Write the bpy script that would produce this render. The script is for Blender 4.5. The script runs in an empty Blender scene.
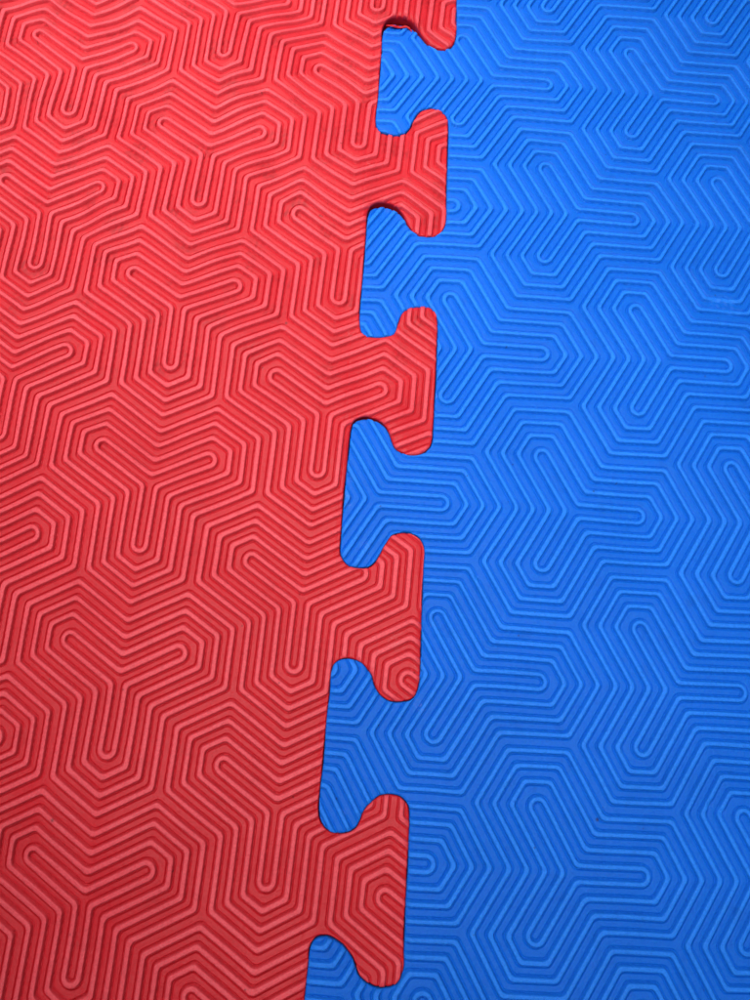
import bpy, math
import numpy as np
rng = np.random.default_rng(7)
S = bpy.context.scene

# ------------------------------------------------------------------ measures
U = 0.005                                  # ridge spacing of the moulded pattern (m)
SL = 4.05 * U * 2 / math.sqrt(3)           # arm length of one Y-shaped motif
THICK = 0.012                              # thickness of the foam
FOC, HCAM, TILT, ROLL = 750.0, 0.2643002702, 0.2280055086, 0.1760736044
CX, CY = 0.0, 0.0

def rot_cam():
    c, s = math.cos(TILT), math.sin(TILT)
    a = np.array([[1, 0, 0], [0, c, -s], [0, s, c]])
    c, s = math.cos(ROLL), math.sin(ROLL)
    b = np.array([[c, -s, 0], [s, c, 0], [0, 0, 1]])
    return a @ b
RC = rot_cam()
def ground(P):
    """tape-measured points (given in photo pixels) -> metres on the plane of the mats"""
    P = np.atleast_2d(np.array(P, float))
    d = np.c_[(P[:, 0] - 375) / FOC, -(P[:, 1] - 500) / FOC, -np.ones(len(P))] @ RC.T
    t = -HCAM / d[:, 2]
    return np.c_[d[:, 0] * t, d[:, 1] * t]

# how the moulded pattern lies on each mat (metres of floor -> metres of pattern), foam slightly stretched
PC = ground([(375, 500)])[0]
WARP = {
 'B': np.array([(-0.06997, -0.00046),
    (0.11326, -0.01394),
    (0.01326, 0.11886),
    (0.00125, 0.00037),
    (-0.00072, -0.00221),
    (-0.00026, -0.00079),
    (0.00142, -0.00023),
    (0.00010, 0.00158),
    (0.00089, 0.00053),
    (-0.00013, 0.00071)]),
 'R': np.array([(-0.00354, 0.08326),
    (0.00717, 0.12243),
    (-0.12064, 0.00827),
    (0.00063, 0.00074),
    (0.00000, -0.00266),
    (-0.00003, -0.00006),
    (0.00058, 0.00232),
    (-0.00094, 0.00008),
    (-0.00029, 0.00108),
    (-0.00057, -0.00016)]),
}
def to_pattern(W, m):
    q = (W - PC) / .12
    k = np.minimum(1, 1.9 / np.maximum(np.hypot(q[:, 0], q[:, 1]), 1e-9))
    c = q * k[:, None]
    x, y = c.T
    nl = np.c_[x*x, x*y, y*y, x**3, x*x*y, x*y*y, y**3] @ WARP[m][3:]
    return np.c_[np.ones(len(x)), q] @ WARP[m][:3] + nl

# ------------------------------------------------------------------ moulded relief
def smax(a, b, k):
    h = np.maximum(k - np.abs(a - b), 0) / k
    return np.maximum(a, b) + h * h * k * .25
def smin(a, b, k):
    return -smax(-a, -b, k)
def pattern(L):
    """distance from the Y skeleton (hex metric) and distance to the nearest ridge line"""
    n = len(L)
    e = np.full(n, 9.0); ec = np.full(n, 9.0)
    j0 = np.round(L[:, 1] / (1.5 * math.sqrt(3) * SL))
    i0 = np.round((L[:, 0] - 1.5 * SL * j0) / (3 * SL))
    ks = .22 * U
    for dj in (-1, 0, 1):
        for di in (-1, 0, 1):
            j = j0 + dj; i = i0 + di
            qx = L[:, 0] - 3*SL*i - 1.5*SL*j; qy = L[:, 1] - 1.5*math.sqrt(3)*SL*j
            near = qx*qx + qy*qy < (2.3*SL)**2
            if not near.any(): continue
            x = qx[near]; y = qy[near]
            et = np.full(len(x), 9.0); ct = np.full(len(x), 9.0)
            for a in (0, 120, 240):
                c, s = math.cos(math.radians(a)), math.sin(math.radians(a))
                ax = c*x + s*y; ay = -s*x + c*y
                rx = ax - np.clip(ax, 0, SL)
                g = smax(smax(np.abs(ay), np.abs(.8660254*rx + .5*ay), ks), np.abs(.8660254*rx - .5*ay), ks)
                et = smin(et, g, ks)
                rx2 = ax - np.clip(ax, 0, SL - .12*U)
                ct = smin(ct, np.hypot(rx2, ay), ks)
            e[near] = np.minimum(e[near], et); ec[near] = np.minimum(ec[near], ct)
    d = np.minimum.reduce([np.abs(ec - .5*U), np.abs(e - 1.5*U), np.abs(e - 2.5*U), np.abs(e - 3.5*U)])
    return e / U, d / U
def sstep(a, b, x):
    t = np.clip((x - a) / (b - a), 0, 1)
    return t*t*(3 - 2*t)
# cheap smooth noise on the plane (sum of random plane waves)
def waves(W, scale, n, seed):
    r = np.random.default_rng(seed)
    out = np.zeros(len(W))
    for _ in range(n):
        a = r.uniform(0, 2*math.pi); f = 2*math.pi/scale * r.uniform(.6, 1.6)
        out += np.sin(f*(W[:, 0]*math.cos(a) + W[:, 1]*math.sin(a)) + r.uniform(0, 6.28))
    return out / math.sqrt(n)

# ------------------------------------------------------------------ the jigsaw seam
def Z(x0, y0, pts, k=5.0): return [(x0 + x/k, y0 + y/k) for x, y in pts]
seg_red = {}
A = Z(350, 0, [(533,60),(533,100),(532,160),(525,200),(505,230),(470,243),(430,236),(400,222),(370,195),(345,160),(320,125),(290,100),(250,85),(205,88),(175,110),(161,150),(160,190),(158,250),(150,350),(140,480),(130,560),(130,610),(145,645),(180,662),(230,667),(270,660),(300,630),(320,590),(345,552),(385,535),(430,538),(465,555),(488,585),(493,630),(490,750),(486,860)])
B = Z(330, 180, [(583,60),(583,180),(575,225),(555,255),(520,273),(480,275),(440,268),(405,240),(385,210),(365,172),(335,138),(290,114),(240,114),(205,130),(188,165),(183,220),(178,300),(170,400),(160,520),(150,620),(148,700),(155,750),(180,775),(225,782),(280,778),(320,765),(335,735),(345,700),(365,660),(400,638),(450,632),(495,635),(520,655),(535,690),(538,740),(535,850),(531,980)])
Cc = Z(320, 390, [(573,60),(571,120),(566,200),(560,260),(540,295),(500,320),(450,325),(410,312),(375,290),(358,250),(345,215),(325,180),(290,150),(240,132),(200,136),(168,155),(154,195),(143,300),(130,420),(120,520),(112,620),(105,720),(100,800),(110,840),(140,875),(190,888),(240,885),(275,860),(300,820),(315,790),(330,765),(355,730),(390,715),(440,712),(480,728),(508,755),(522,800),(518,880),(513,980)])
D = Z(300, 640, [(605,20),(602,120),(598,200),(585,260),(560,295),(520,307),(460,308),(420,290),(390,260),(370,220),(360,180),(340,150),(310,115),(270,97),(220,92),(180,110),(160,140),(152,190),(148,260),(138,340),(130,420),(122,520),(112,640),(100,740),(93,840),(97,890),(115,930),(150,962),(210,970),(260,955),(290,925),(310,875),(330,840),(365,805),(400,780),(440,773),(490,780),(520,800),(543,835),(547,890),(545,980)])
E_ = Z(300, 800, [(540,300),(535,400),(525,600),(520,750),(520,840),(505,890),(475,930),(430,942),(380,940),(330,915),(295,880),(280,840),(265,800),(235,755),(200,720),(150,692),(110,688),(75,700),(55,725),(45,760),(40,830),(32,900)])
trace = [ground(q) for q in (A, B, Cc, D, E_)]
# where the blue foam shows a wider gap under the lifted red edges of the three far notches
def catmull(P, step=.0007):
    P = np.array(P); out = []
    Q = np.vstack([2*P[0]-P[1], P, 2*P[-1]-P[-2]])
    for i in range(1, len(Q)-2):
        p0, p1, p2, p3 = Q[i-1:i+3]
        n = max(1, int(np.hypot(*(p2-p1))/step))
        for t in np.arange(n)/n:
            out.append(.5*((2*p1)+(-p0+p2)*t+(2*p0-5*p1+4*p2-p3)*t*t+(-p0+3*p1-3*p2+p3)*t**3))
    out.append(P[-1])
    return np.array(out)
pts = np.vstack(trace)
lm = ground([(375, 336.4), (420, 306), (342, 834), (388, 794.6)])
PER = ((lm[2]-lm[0]) + (lm[3]-lm[1])) / 4     # one tooth to the next (m)
shift = trace[4][-1] - (trace[3][18]*.4 + trace[3][19]*.6)
down = np.vstack([trace[3][20:] + shift, trace[3][1:] + shift + PER])
up = np.vstack([trace[1][1:-1] - 3*PER, trace[1][1:-1] - 2*PER])
line = np.vstack([up, pts, down])
line = catmull(line)
TOPY = .44; BOTY = -.30
top_end = np.array([line[0][0], TOPY+.2]); bot_end = np.array([line[-1][0]-.01, BOTY-.2])
LINE = np.vstack([top_end, line, bot_end])

def sdf_line(W, LN):
    """signed distance to the seam: positive on the red side (left)"""
    a = LN[:-1]; b = LN[1:]; ab = b - a; l2 = (ab**2).sum(1)
    n = len(W); best = np.full(n, 1e9); sg = np.ones(n); gx = np.zeros(n); gy = np.zeros(n)
    # coarse cull with bounding blocks of the line
    CH = 24
    for s0 in range(0, len(a), CH):
        s1 = min(len(a), s0+CH)
        lo_ = np.minimum(a[s0:s1].min(0), b[s0:s1].min(0)); hi_ = np.maximum(a[s0:s1].max(0), b[s0:s1].max(0))
        dx = np.maximum(np.maximum(lo_[0]-W[:,0], W[:,0]-hi_[0]), 0); dy = np.maximum(np.maximum(lo_[1]-W[:,1], W[:,1]-hi_[1]), 0)
        idx = np.nonzero((dx*dx+dy*dy < .003**2))[0]
        if len(idx) == 0: continue
        P = W[idx]
        for q in range(s0, s1):
            t = np.clip(((P-a[q])@ab[q])/l2[q], 0, 1)
            v = P - a[q] - t[:, None]*ab[q]
            d = np.hypot(v[:,0], v[:,1]); m = d < best[idx]
            ii = idx[m]; best[ii] = d[m]; gx[ii] = v[m,0]; gy[ii] = v[m,1]
    # side by even-odd crossing count along x
    side = inside_left(W, LN)
    s = np.where(side, 1.0, -1.0)
    dd = np.minimum(best, .003)
    g = np.c_[gx, gy]; nn = np.maximum(np.hypot(gx, gy), 1e-12)
    return dd*s, g/nn[:,None]*s[:,None]

def inside_left(W, LN):
    """True where a ray towards +x crosses the seam an odd number of times"""
    cnt = np.zeros(len(W), np.int32)
    order = np.argsort(W[:,1], kind='stable'); ys = W[order,1]; xs = W[order,0]
    c = np.zeros(len(W), np.int32)
    for (x0,y0),(x1,y1) in zip(LN[:-1], LN[1:]):
        if y0 == y1: continue
        lo_, hi_ = (y0,y1) if y0<y1 else (y1,y0)
        i0 = np.searchsorted(ys, lo_, 'left'); i1 = np.searchsorted(ys, hi_, 'left')
        if i1 <= i0: continue
        xx = x0 + (ys[i0:i1]-y0)/(y1-y0)*(x1-x0)
        c[i0:i1] += (xx > xs[i0:i1])
    cnt[order] = c
    return cnt % 2 == 1

# lifted edges: (x, y in photo, height m, radius m) of the far notches
LIFT = [(397, 17, .0036, .010), (386, 203, .0022, .009), (364, 417, .0013, .008)]
LIFTW = [(ground([(x, y)])[0], h, r) for x, y, h, r in LIFT]
NICKS = [(730, 304, .0045), (716, 301, .003), (712, 806, .0015), (722, 812, .0012), (478, 577, .001)]
NICKW = [(ground([(x, y)])[0], r) for x, y, r in NICKS]
SPECKS = [(13.6,70,.0004),(152,72,.0003),(262,94,.0003),(112,40,.0003),(320,214,.0004),(286,322,.0005),(311,520,.0003),(279,683,.0003),(53,820,.0005),(322,215,.0003),(341,144,.0004),(86,290,.0002),(507,346,.0003),(467,476,.0003),(598,820,.0006),(594,491,.0004)]
_r = np.random.default_rng(5)
SPECKS += [(_r.uniform(0, 750), _r.uniform(0, 1000), _r.choice([.00013, .00018, .00022, .0003])) for _ in range(90)]
SPECKW = [(ground([(x, y)])[0], r) for x, y, r in SPECKS]

def build_field(mat):
    sgn = 1.0 if mat == 'R' else -1.0
    # row and column spacing: fine over what the photo shows, wider beyond
    def spaced(a, b, c, d, f, g):
        m = np.arange(b, c, f); l = np.arange(b-g, a, -g)[::-1]; r = np.arange(m[-1]+g, d, g)
        return np.concatenate([l, m, r])
    if mat == 'R': xs = spaced(-.30, -.195, .075, .10, FINE, .0009)
    else: xs = spaced(-.05, -.03, .165, .26, FINE, .0009)
    yv = [-.20]
    while yv[-1] < TOPEDGE:
        y = yv[-1]
        h = .0009 if y < -.122 else (FINE*(.95 + .9*max(0, (y+.12)/.42)) if y < .315 else .0009)
        yv.append(y+h)
    ys = np.array(yv)
    nx, ny = len(xs), len(ys)
    X, Y = np.meshgrid(xs, ys)
    W = np.c_[X.ravel(), Y.ravel()]
    gap = .00013
    sd, g = sdf_line(W, LINE)
    sd = sd*sgn; g = g*sgn                      # positive inside this mat
    # the blue edge keeps clear of the lifted red lip
    off = .00002 + .00007*np.clip(1 + waves(W, .02, 5, 61), 0, 2.5)
    if mat == 'B':
        for c, h, r in LIFTW:
            dd = W - c
            off += .0016*(h/.0036)*np.exp(-(dd[:,0]**2 + dd[:,1]**2)/(.75*r)**2)
    sd = sd - off
    hx = np.r_[np.diff(xs), xs[-1]-xs[-2]]; hy = np.r_[np.diff(ys), ys[-1]-ys[-2]]
    hh = np.maximum(*np.meshgrid(hx, hy)).ravel()
    snap = np.abs(sd) < .55*hh
    W[snap] -= sd[snap, None]*g[snap]
    state = np.where(snap, 0, np.where(sd > 0, 1, -1))
    sdc = np.where(snap, 0, np.abs(sd))
    # faces
    idx = np.arange(nx*ny).reshape(ny, nx)
    q = np.stack([idx[:-1,:-1], idx[:-1,1:], idx[1:,1:], idx[1:,:-1]], -1).reshape(-1, 4)
    st = state[q]
    ok = (st.min(1) >= 0) & (st.max(1) > 0)
    quads = q[ok]
    tri = []
    one = ((st == -1).sum(1) == 1) & ((st == 1).sum(1) >= 1)
    for k in range(4):
        s = q[one & (st[:, k] == -1)]
        if len(s): tri.append(s[:, [(k+1) % 4, (k+2) % 4, (k+3) % 4]])
    tris = np.vstack(tri) if tri else np.zeros((0,3), int)
    return W, sdc, quads, tris

def relief(mat, W, sdc):
    L = to_pattern(W, mat)
    # the seam edge of a real mat drags the lines a little
    L = L + np.c_[waves(W, .06, 5, 3), waves(W, .05, 5, 4)]*.00012
    e, d = pattern(L)
    D = DEPTH_R if mat == 'R' else DEPTH_B
    wid = .02*waves(W, .05, 4, 8)
    hw = (HW_R if mat == 'R' else HW_B) + wid*.5
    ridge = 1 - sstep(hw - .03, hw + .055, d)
    floor_ = -D*(1 - FLOORUP*sstep(hw+.05, hw+.17, d))
    fine = .00003*np.cos((d-.5)*2*math.pi*7)*sstep(.2, .3, d) if mat == 'R' else 0
    z = ridge*(-.00006*(d/hw)**2) + (1-ridge)*(floor_ + fine)
    for c, r in NICKW:
        dd = np.hypot(*(W - c).T)
        f = np.exp(-(dd/r)**2)
        z = z*(1-f*.75) + f*(-.0006 + .00010*waves(W, .0022, 6, 21))
    # soft bulges of the foam
    if mat == 'R':
        for x, y, h, r in ((110, 300, .0013, .030), (165, 430, -.0011, .024), (40, 620, -.0008, .025), (250, 90, .0007, .022)):
            c = ground([(x, y)])[0]; z = z + h*np.exp(-(np.hypot(*(W-c).T)/r)**2)
    z = z + (.0010 if mat == 'R' else .00035)*waves(W, .075, 6, 11 if mat == 'R' else 12)
    if mat == 'R':
        z = z + (.00018 + .00026*sstep(.0, .12, W[:, 1]))*waves(W, .03, 6, 15)
    lift = np.zeros(len(W))
    for c, h, r in LIFTW:
        dd = W - c
        f = np.exp(-((dd[:,0]/(r*1.1))**2 + (dd[:,1]/r)**2))
        lift += f*h*(.45 if mat == 'R' else -.75)
    z = z + lift
    if mat == 'R':
        # faint mould line where the jigsaw strip begins
        p0 = ground([(297, 1000)])[0]; p1 = ground([(352, 330)])[0]
        t = (p1-p0)/np.hypot(*(p1-p0)); n = np.array([-t[1], t[0]])
        q = np.abs((W-p0)@n)
        z = z - .00010*np.exp(-(q/.00025)**2)
    # rounded, slightly pressed rim
    rr = .0007
    dd = np.clip(rr - sdc, 0, rr)
    z = z - (rr - np.sqrt(np.maximum(rr*rr - dd*dd, 0)))*.8
    rim = np.exp(-(sdc/.0011)**2)
    z = z*(1-.35*rim) - .0003*rim*1.0
    z = z + .00010*rim*waves(W, .004, 6, 31)
    wear_sheen = ridge*(1-rim*.3)  # ridge-top mask for rubbed wear and painted sheen
    dirt = np.zeros(len(W))
    for c, r in SPECKW:
        i = np.nonzero((np.abs(W[:, 0]-c[0]) < 2*r) & (np.abs(W[:, 1]-c[1]) < 2*r))[0]; dirt[i] = np.maximum(dirt[i], np.exp(-(np.hypot(*(W[i]-c).T)/r)**4))
    smear = np.zeros(len(W))
    if mat == 'R':
        for x, y, r in GRIME:
            c = ground([(x, y)])[0]
            smear = np.maximum(smear, np.exp(-(np.hypot(*(W-c).T)/r)**2))
        far = sstep(.04, .16, W[:, 1])
        smear = np.maximum(smear, np.clip(waves(W, .020, 8, 51) - .35, 0, 1)*.8*far)
        smear = smear*np.clip(.6+.5*waves(W, .003, 7, 41), 0, 1)*(1-ridge*.9)
    fuzz = np.zeros(len(W))
    for x, y, r in FUZZ:
        c = ground([(x, y)])[0]
        fuzz = np.maximum(fuzz, np.exp(-(np.hypot(*(W-c).T)/r)**2))
    return z, wear_sheen, np.clip(dirt, 0, 1), np.clip(smear, 0, 1), fuzz
GRIME = [(69,105,.003),(223,47,.003),(223,55,.002),(120,60,.0015),(165,205,.003),(196,190,.003),(95,260,.002),(158,365,.0035),(22,265,.004),(36,265,.003),(318,68,.002),(173,212,.003),(110,30,.0018),(8,40,.003),(47,20,.003),(145,120,.0025),(215,55,.003),(285,210,.002),(355,135,.003),(100,445,.0025),(132,272,.0018)]
FUZZ = [(347,497,.0016),(350,478,.0012),(348,505,.0012),(395,640,.003),(365,545,.0015),(432,625,.0012),(420,705,.002),(436,395,.0012),(345,812,.001),(370,165,.002),(350,332,.0018),(418,665,.002)]

def wall(mat, W, z, faces_q, faces_t, thick):
    """edges used once near the seam and round the outside get a side wall"""
    e = np.vstack([faces_q[:, [0,1]], faces_q[:, [1,2]], faces_q[:, [2,3]], faces_q[:, [3,0]],
                   faces_t[:, [0,1]], faces_t[:, [1,2]], faces_t[:, [2,0]]])
    N = len(W)
    key = e.min(1).astype(np.int64)*N + e.max(1)
    u, inv, cnt = np.unique(key, return_inverse=True, return_counts=True)
    be = e[cnt[inv.ravel()] == 1]
    return be

def make_mesh(name, V, quads, tris, normals, attrs, mat, parent):
    nq, nt = len(quads), len(tris)
    used = np.unique(np.concatenate([quads.ravel(), tris.ravel()]))
    remap = np.full(len(V), -1, np.int64); remap[used] = np.arange(len(used))
    q = remap[quads]; t = remap[tris]
    me = bpy.data.meshes.new(name)
    me.vertices.add(len(used)); me.vertices.foreach_set('co', V[used].astype(np.float32).ravel())
    me.loops.add(nq*4 + nt*3)
    me.loops.foreach_set('vertex_index', np.concatenate([q.ravel(), t.ravel()]).astype(np.int32))
    me.polygons.add(nq + nt)
    me.polygons.foreach_set('loop_start', np.concatenate([np.arange(nq)*4, nq*4 + np.arange(nt)*3]).astype(np.int32))
    me.update(calc_edges=True)
    me.validate(clean_customdata=False)
    me.polygons.foreach_set('use_smooth', np.ones(len(me.polygons), bool))
    for k, a in attrs.items():
        at = me.attributes.new(k, 'FLOAT', 'POINT'); at.data.foreach_set('value', a[used].astype(np.float32))
    me.normals_split_custom_set_from_vertices(normals[used].astype(np.float32))
    me.materials.append(mat)
    o = bpy.data.objects.new(name, me); S.collection.objects.link(o)
    if parent: o.parent = parent; o.matrix_parent_inverse = parent.matrix_world.inverted()
    return o

def build_mat(mat, material, root, part_of):
    W, sdc, quads, tris = build_field(mat)
    z = np.zeros(len(W)); attrs = {k: np.zeros(len(W)) for k in ('wear_sheen','dirt','smear','fuzz')}
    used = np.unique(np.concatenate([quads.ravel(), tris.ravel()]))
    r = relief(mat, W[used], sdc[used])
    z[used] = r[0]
    for k, a in zip(('wear_sheen','dirt','smear','fuzz'), r[1:]): attrs[k][used] = a
    be = wall(mat, W, z, quads, tris, THICK)
    N = len(W)
    bv = np.unique(be.ravel())
    V = np.c_[W, z]
    rows = [V]; pos = {}; base = N
    levels = [-.0011, -.0035, -.0075, -THICK]
    maps = [np.arange(N)]
    for lv in levels:
        m = np.full(N, -1, np.int64); m[bv] = base + np.arange(len(bv)); base += len(bv)
        w = V[bv].copy(); w[:, 2] = np.maximum(lv + (w[:,2]*.8 if lv > -.011 else 0), -THICK)
        w[:, :2] += rng.normal(0, .00003, (len(bv), 2))
        rows.append(w); maps.append(m)
    wq = []
    for a, b in zip(maps[:-1], maps[1:]):
        wq.append(np.stack([a[be[:,1]], a[be[:,0]], b[be[:,0]], b[be[:,1]]], 1))
    Vall = np.vstack(rows); wq = np.vstack(wq)
    for k in attrs: attrs[k] = np.concatenate([attrs[k]] + [np.zeros(len(bv))]*len(levels))
    Q = np.vstack([quads, wq])
    # smooth vertex normals over the whole mat, so parts meet without a crease
    nrm = np.zeros_like(Vall)
    def acc(F):
        n = np.cross(Vall[F[:, 2]] - Vall[F[:, 0]], Vall[F[:, -1]] - Vall[F[:, 1]]) if F.shape[1] == 4 else np.cross(Vall[F[:,1]]-Vall[F[:,0]], Vall[F[:,2]]-Vall[F[:,0]])
        for c in range(F.shape[1]):
            for ax in range(3): nrm[:, ax] += np.bincount(F[:, c], weights=n[:, ax], minlength=len(Vall))
    acc(quads); acc(tris)
    acc(wq)
    nrm /= np.maximum(np.linalg.norm(nrm, axis=1), 1e-12)[:, None]
    # split into body and tabs
    cq = Vall[Q][:, :, :2].mean(1); ct = Vall[tris][:, :, :2].mean(1)
    pq = part_of(cq); pt = part_of(ct)
    names = sorted(set(pq.tolist()))
    for k in names:
        nm = 'mat_body' if k < 0 else 'interlocking_tab'
        make_mesh(nm, Vall, Q[pq == k], tris[pt == k], nrm, attrs, material, root)

# ------------------------------------------------------------------ materials
def foam(name, col, top, grime, rough, spec, sss):
    m = bpy.data.materials.new(name); m.use_nodes = True
    nt = m.node_tree; N = nt.nodes; Lk = nt.links
    b = N['Principled BSDF']
    tc = N.new('ShaderNodeTexCoord')
    def attr(n):
        a = N.new('ShaderNodeAttribute'); a.attribute_name = n; return a.outputs['Fac']
    def mix(f, a, c, mode='MIX'):
        x = N.new('ShaderNodeMix'); x.data_type = 'RGBA'; x.blend_type = mode
        Lk.new(f, x.inputs[0]) if not isinstance(f, float) else setattr(x.inputs[0], 'default_value', f)
        for s, i in ((a, 6), (c, 7)):
            if isinstance(s, tuple): x.inputs[i].default_value = (*s, 1)
            else: Lk.new(s, x.inputs[i])
        return x.outputs[2]
    def noise(sc, det, ro=.6):
        n = N.new('ShaderNodeTexNoise'); n.inputs['Scale'].default_value = sc; n.inputs['Detail'].default_value = det
        n.inputs['Roughness'].default_value = ro; Lk.new(tc.outputs['Object'], n.inputs['Vector']); return n.outputs['Fac']
    def mul(a, k, add=0.0):
        x = N.new('ShaderNodeMath'); x.operation = 'MULTIPLY_ADD'; Lk.new(a, x.inputs[0])
        x.inputs[1].default_value = k; x.inputs[2].default_value = add; x.use_clamp = True; return x.outputs[0]
    def ramp(a, p0, p1):
        r = N.new('ShaderNodeMapRange'); r.inputs[1].default_value = p0; r.inputs[2].default_value = p1
        Lk.new(a, r.inputs[0]); return r.outputs[0]
    c = mix(mul(attr('wear_sheen'), 1.0), col, top)  # paler ridge tops: rubbed wear, with their sheen painted into the colour
    dark = tuple(x*.72 for x in col)
    c = mix(mul(ramp(noise(1300, 3), .42, .7), .34), c, dark)
    c = mix(mul(ramp(noise(26, 4), .4, .75), .26), c, dark)
    c = mix(mul(ramp(noise(140, 5, .7), .56, .72), .18), c, grime)
    c = mix(mul(attr('smear'), .62), c, grime)
    fm = N.new('ShaderNodeMath'); fm.operation = 'MULTIPLY'; Lk.new(attr('fuzz'), fm.inputs[0]); Lk.new(ramp(noise(1100, 4, .7), .5, .62), fm.inputs[1])
    c = mix(mul(fm.outputs[0], .16), c, tuple(min(1, x*.6+.30) for x in col))
    c = mix(mul(attr('dirt'), .7), c, (.02, .008, .010))
    Lk.new(c, b.inputs['Base Color'])
    b.inputs['Specular IOR Level'].default_value = spec
    b.inputs['Subsurface Weight'].default_value = .22
    b.inputs['Subsurface Radius'].default_value = sss
    b.inputs['Subsurface Scale'].default_value = .0005
    rn = N.new('ShaderNodeMath'); rn.operation = 'MULTIPLY_ADD'; Lk.new(noise(300, 4), rn.inputs[0]); rn.inputs[1].default_value = .18; rn.inputs[2].default_value = rough - .09
    Lk.new(rn.outputs[0], b.inputs['Roughness'])
    # pebbled skin of moulded foam
    b1 = N.new('ShaderNodeBump'); b1.inputs['Strength'].default_value = .5; b1.inputs['Distance'].default_value = .0003
    Lk.new(noise(1700, 4, .65), b1.inputs['Height'])
    b2 = N.new('ShaderNodeBump'); b2.inputs['Strength'].default_value = .35; b2.inputs['Distance'].default_value = .0008
    Lk.new(noise(260, 3), b2.inputs['Height']); Lk.new(b1.outputs[0], b2.inputs['Normal'])
    Lk.new(b2.outputs[0], b.inputs['Normal'])
    return m
def simple(name, col, rough):
    m = bpy.data.materials.new(name); m.use_nodes = True
    b = m.node_tree.nodes['Principled BSDF']
    n = m.node_tree.nodes.new('ShaderNodeTexNoise'); n.inputs['Scale'].default_value = 60
    x = m.node_tree.nodes.new('ShaderNodeMix'); x.data_type = 'RGBA'
    x.inputs[6].default_value = (*col, 1); x.inputs[7].default_value = (*[c*.7 for c in col], 1)
    m.node_tree.links.new(n.outputs['Fac'], x.inputs[0]); m.node_tree.links.new(x.outputs[2], b.inputs['Base Color'])
    b.inputs['Roughness'].default_value = rough
    return m

FINE = .00023
TOPEDGE = .40
DEPTH_R, DEPTH_B = .0016, .0014
HW_R, HW_B = .185, .165
FLOORUP = .48
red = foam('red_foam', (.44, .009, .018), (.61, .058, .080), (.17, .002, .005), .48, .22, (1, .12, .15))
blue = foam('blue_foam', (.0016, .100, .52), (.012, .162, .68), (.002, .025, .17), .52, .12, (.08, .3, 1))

def root(name, label, loc):
    o = bpy.data.objects.new(name, None); S.collection.objects.link(o); o.location = loc
    o['label'] = label; o['category'] = 'foam mat'; o['group'] = 'interlocking foam mats'
    o.empty_display_size = .02
    bpy.context.view_layer.update()
    return o
# necks: straight line through the notch walls (red) and through the red tab ends (blue)
def lin(p, q):
    a, b = ground([p, q]); return a, (b-a)/np.hypot(*(b-a))
la, lt = lin((325.5, 770), (365, 280))       # red body | red tabs
ra, rt = lin((402, 930), (442, 150))         # blue tabs | blue body
ax = PER/np.hypot(*PER)
def number(c, ref):
    return np.floor(((c - ref)@ax)/np.hypot(*PER)).astype(int) + 10
mid_blue = ground([(408, 850)])[0] ; mid_red = ground([(322, 770)])[0]
def part_red(c):
    s = (c-la)@np.array([lt[1], -lt[0]])
    return np.where(s < 0, -1, number(c, mid_red))
def part_blue(c):
    s = (c-ra)@np.array([rt[1], -rt[0]])
    return np.where(s > 0, -1, number(c, mid_blue))
rt_ = root('foam_mat', 'red ridged foam floor mat locked into the left side of the blue one', (-.12, .05, -THICK))
bt_ = root('foam_mat', 'blue ridged foam floor mat locked into the right side of the red one', (.12, .05, -THICK))
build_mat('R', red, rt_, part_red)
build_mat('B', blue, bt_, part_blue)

# shred of foam torn from the lip of the farthest notch
def torn_strip(parent):
    c = ground([(386.5, 21.5), (391, 22.6), (397, 22.2), (403, 22.8), (408, 24), (412.5, 27.5)])
    c = catmull(c, .0006); n = len(c); zz = -.0021 + .0005*np.sin(np.arange(n)*.55)
    V = []; F = []
    for i in range(n):
        t = c[min(i+1, n-1)] - c[max(i-1, 0)]; t = t/np.hypot(*t); nn = np.array([-t[1], t[0]])
        r = (.00022 + .00042*math.sin(math.pi*(i+.5)/n)**.6) * rng.uniform(.65, 1.3)
        for k in range(7):
            a = 2*math.pi*k/7; rr = r*rng.uniform(.75, 1.2)
            p = c[i] + nn*rr*math.cos(a); V.append((p[0], p[1], zz[i] + rr*.7*math.sin(a)))
    for i in range(n-1):
        for k in range(7): F.append((i*7+k, i*7+(k+1) % 7, (i+1)*7+(k+1) % 7, (i+1)*7+k))
    F.append(tuple(range(6, -1, -1))); F.append(tuple((n-1)*7+k for k in range(7)))
    me = bpy.data.meshes.new('torn_strip'); me.from_pydata(V, [], F); me.materials.append(red)
    for p in me.polygons: p.use_smooth = True
    o = bpy.data.objects.new('torn_strip', me); S.collection.objects.link(o)
    o.parent = parent; o.matrix_parent_inverse = parent.matrix_world.inverted()
    o['label'] = 'dark ragged shred of foam along the lip of the farthest notch'
torn_strip(rt_)

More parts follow.
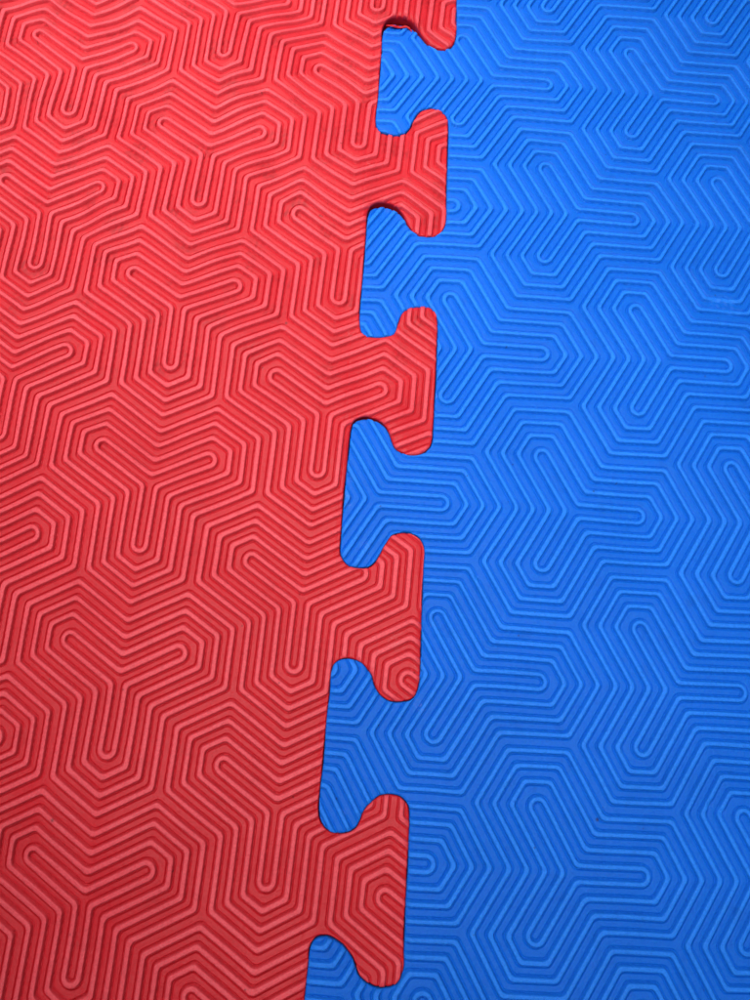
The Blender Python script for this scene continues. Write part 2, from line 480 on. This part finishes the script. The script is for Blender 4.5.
# floor under the mats
me = bpy.data.meshes.new('floor')
me.from_pydata([(-3,-3,-THICK-.0002),(3,-3,-THICK-.0002),(3,3,-THICK-.0002),(-3,3,-THICK-.0002)], [], [(0,1,2,3)])
fl = bpy.data.objects.new('floor', me); S.collection.objects.link(fl); fl['kind'] = 'structure'
me.materials.append(simple('floor_concrete', (.12, .12, .12), .8))

# ------------------------------------------------------------------ light
w = bpy.data.worlds.new('World'); S.world = w; w.use_nodes = True
w.node_tree.nodes['Background'].inputs[0].default_value = (.93, .96, 1, 1)
w.node_tree.nodes['Background'].inputs[1].default_value = .07
def area(loc, target, size, power, col):
    l = bpy.data.lights.new('ceiling_lamp', 'AREA'); l.shape = 'RECTANGLE'; l.size, l.size_y = size; l.energy = power; l.color = col
    o = bpy.data.objects.new('ceiling_lamp', l); S.collection.objects.link(o); o.location = loc
    from mathutils import Vector
    o.rotation_euler = (Vector(target) - Vector(loc)).to_track_quat('-Z', 'Y').to_euler()
    return o
area((-.52, .76, .80), (-.14, .24, 0), (.9, .6), 9.5, (1, .97, .94))
from mathutils import Vector
def spot(loc, aim, angle, power, soft, col):
    sp = bpy.data.lights.new('added_spot', 'SPOT'); sp.energy = power; sp.color = col
    sp.spot_size = math.radians(angle); sp.spot_blend = 1.0; sp.shadow_soft_size = soft
    so = bpy.data.objects.new('added_spot', sp); S.collection.objects.link(so); so.location = loc
    so.rotation_euler = (Vector(aim) - Vector(loc)).to_track_quat('-Z', 'Y').to_euler()
spot((.05, -.10, 1.6), (.11, .08, 0), 27, 165, .30, (1, .985, .96))  # added spot, cone shaped so the lower left falls darker
spot((-.22, .05, 1.5), (-.14, .27, 0), 19, 175, .20, (1, .97, .94))  # added spot with no known source, brightens the far left red foam

# ------------------------------------------------------------------ camera
from mathutils import Matrix
cam = bpy.data.cameras.new('camera'); co = bpy.data.objects.new('camera', cam); S.collection.objects.link(co)
M = Matrix([[*RC[0], 0], [*RC[1], 0], [*RC[2], HCAM], [0, 0, 0, 1]])
co.matrix_world = M
cam.sensor_fit = 'VERTICAL'; cam.sensor_height = 24; cam.lens = 24*FOC/1000
cam.clip_start = .01; cam.clip_end = 50
S.camera = co
S.view_settings.view_transform = 'Standard'; S.view_settings.look = 'None'
S.view_settings.exposure = 0; S.view_settings.gamma = 1
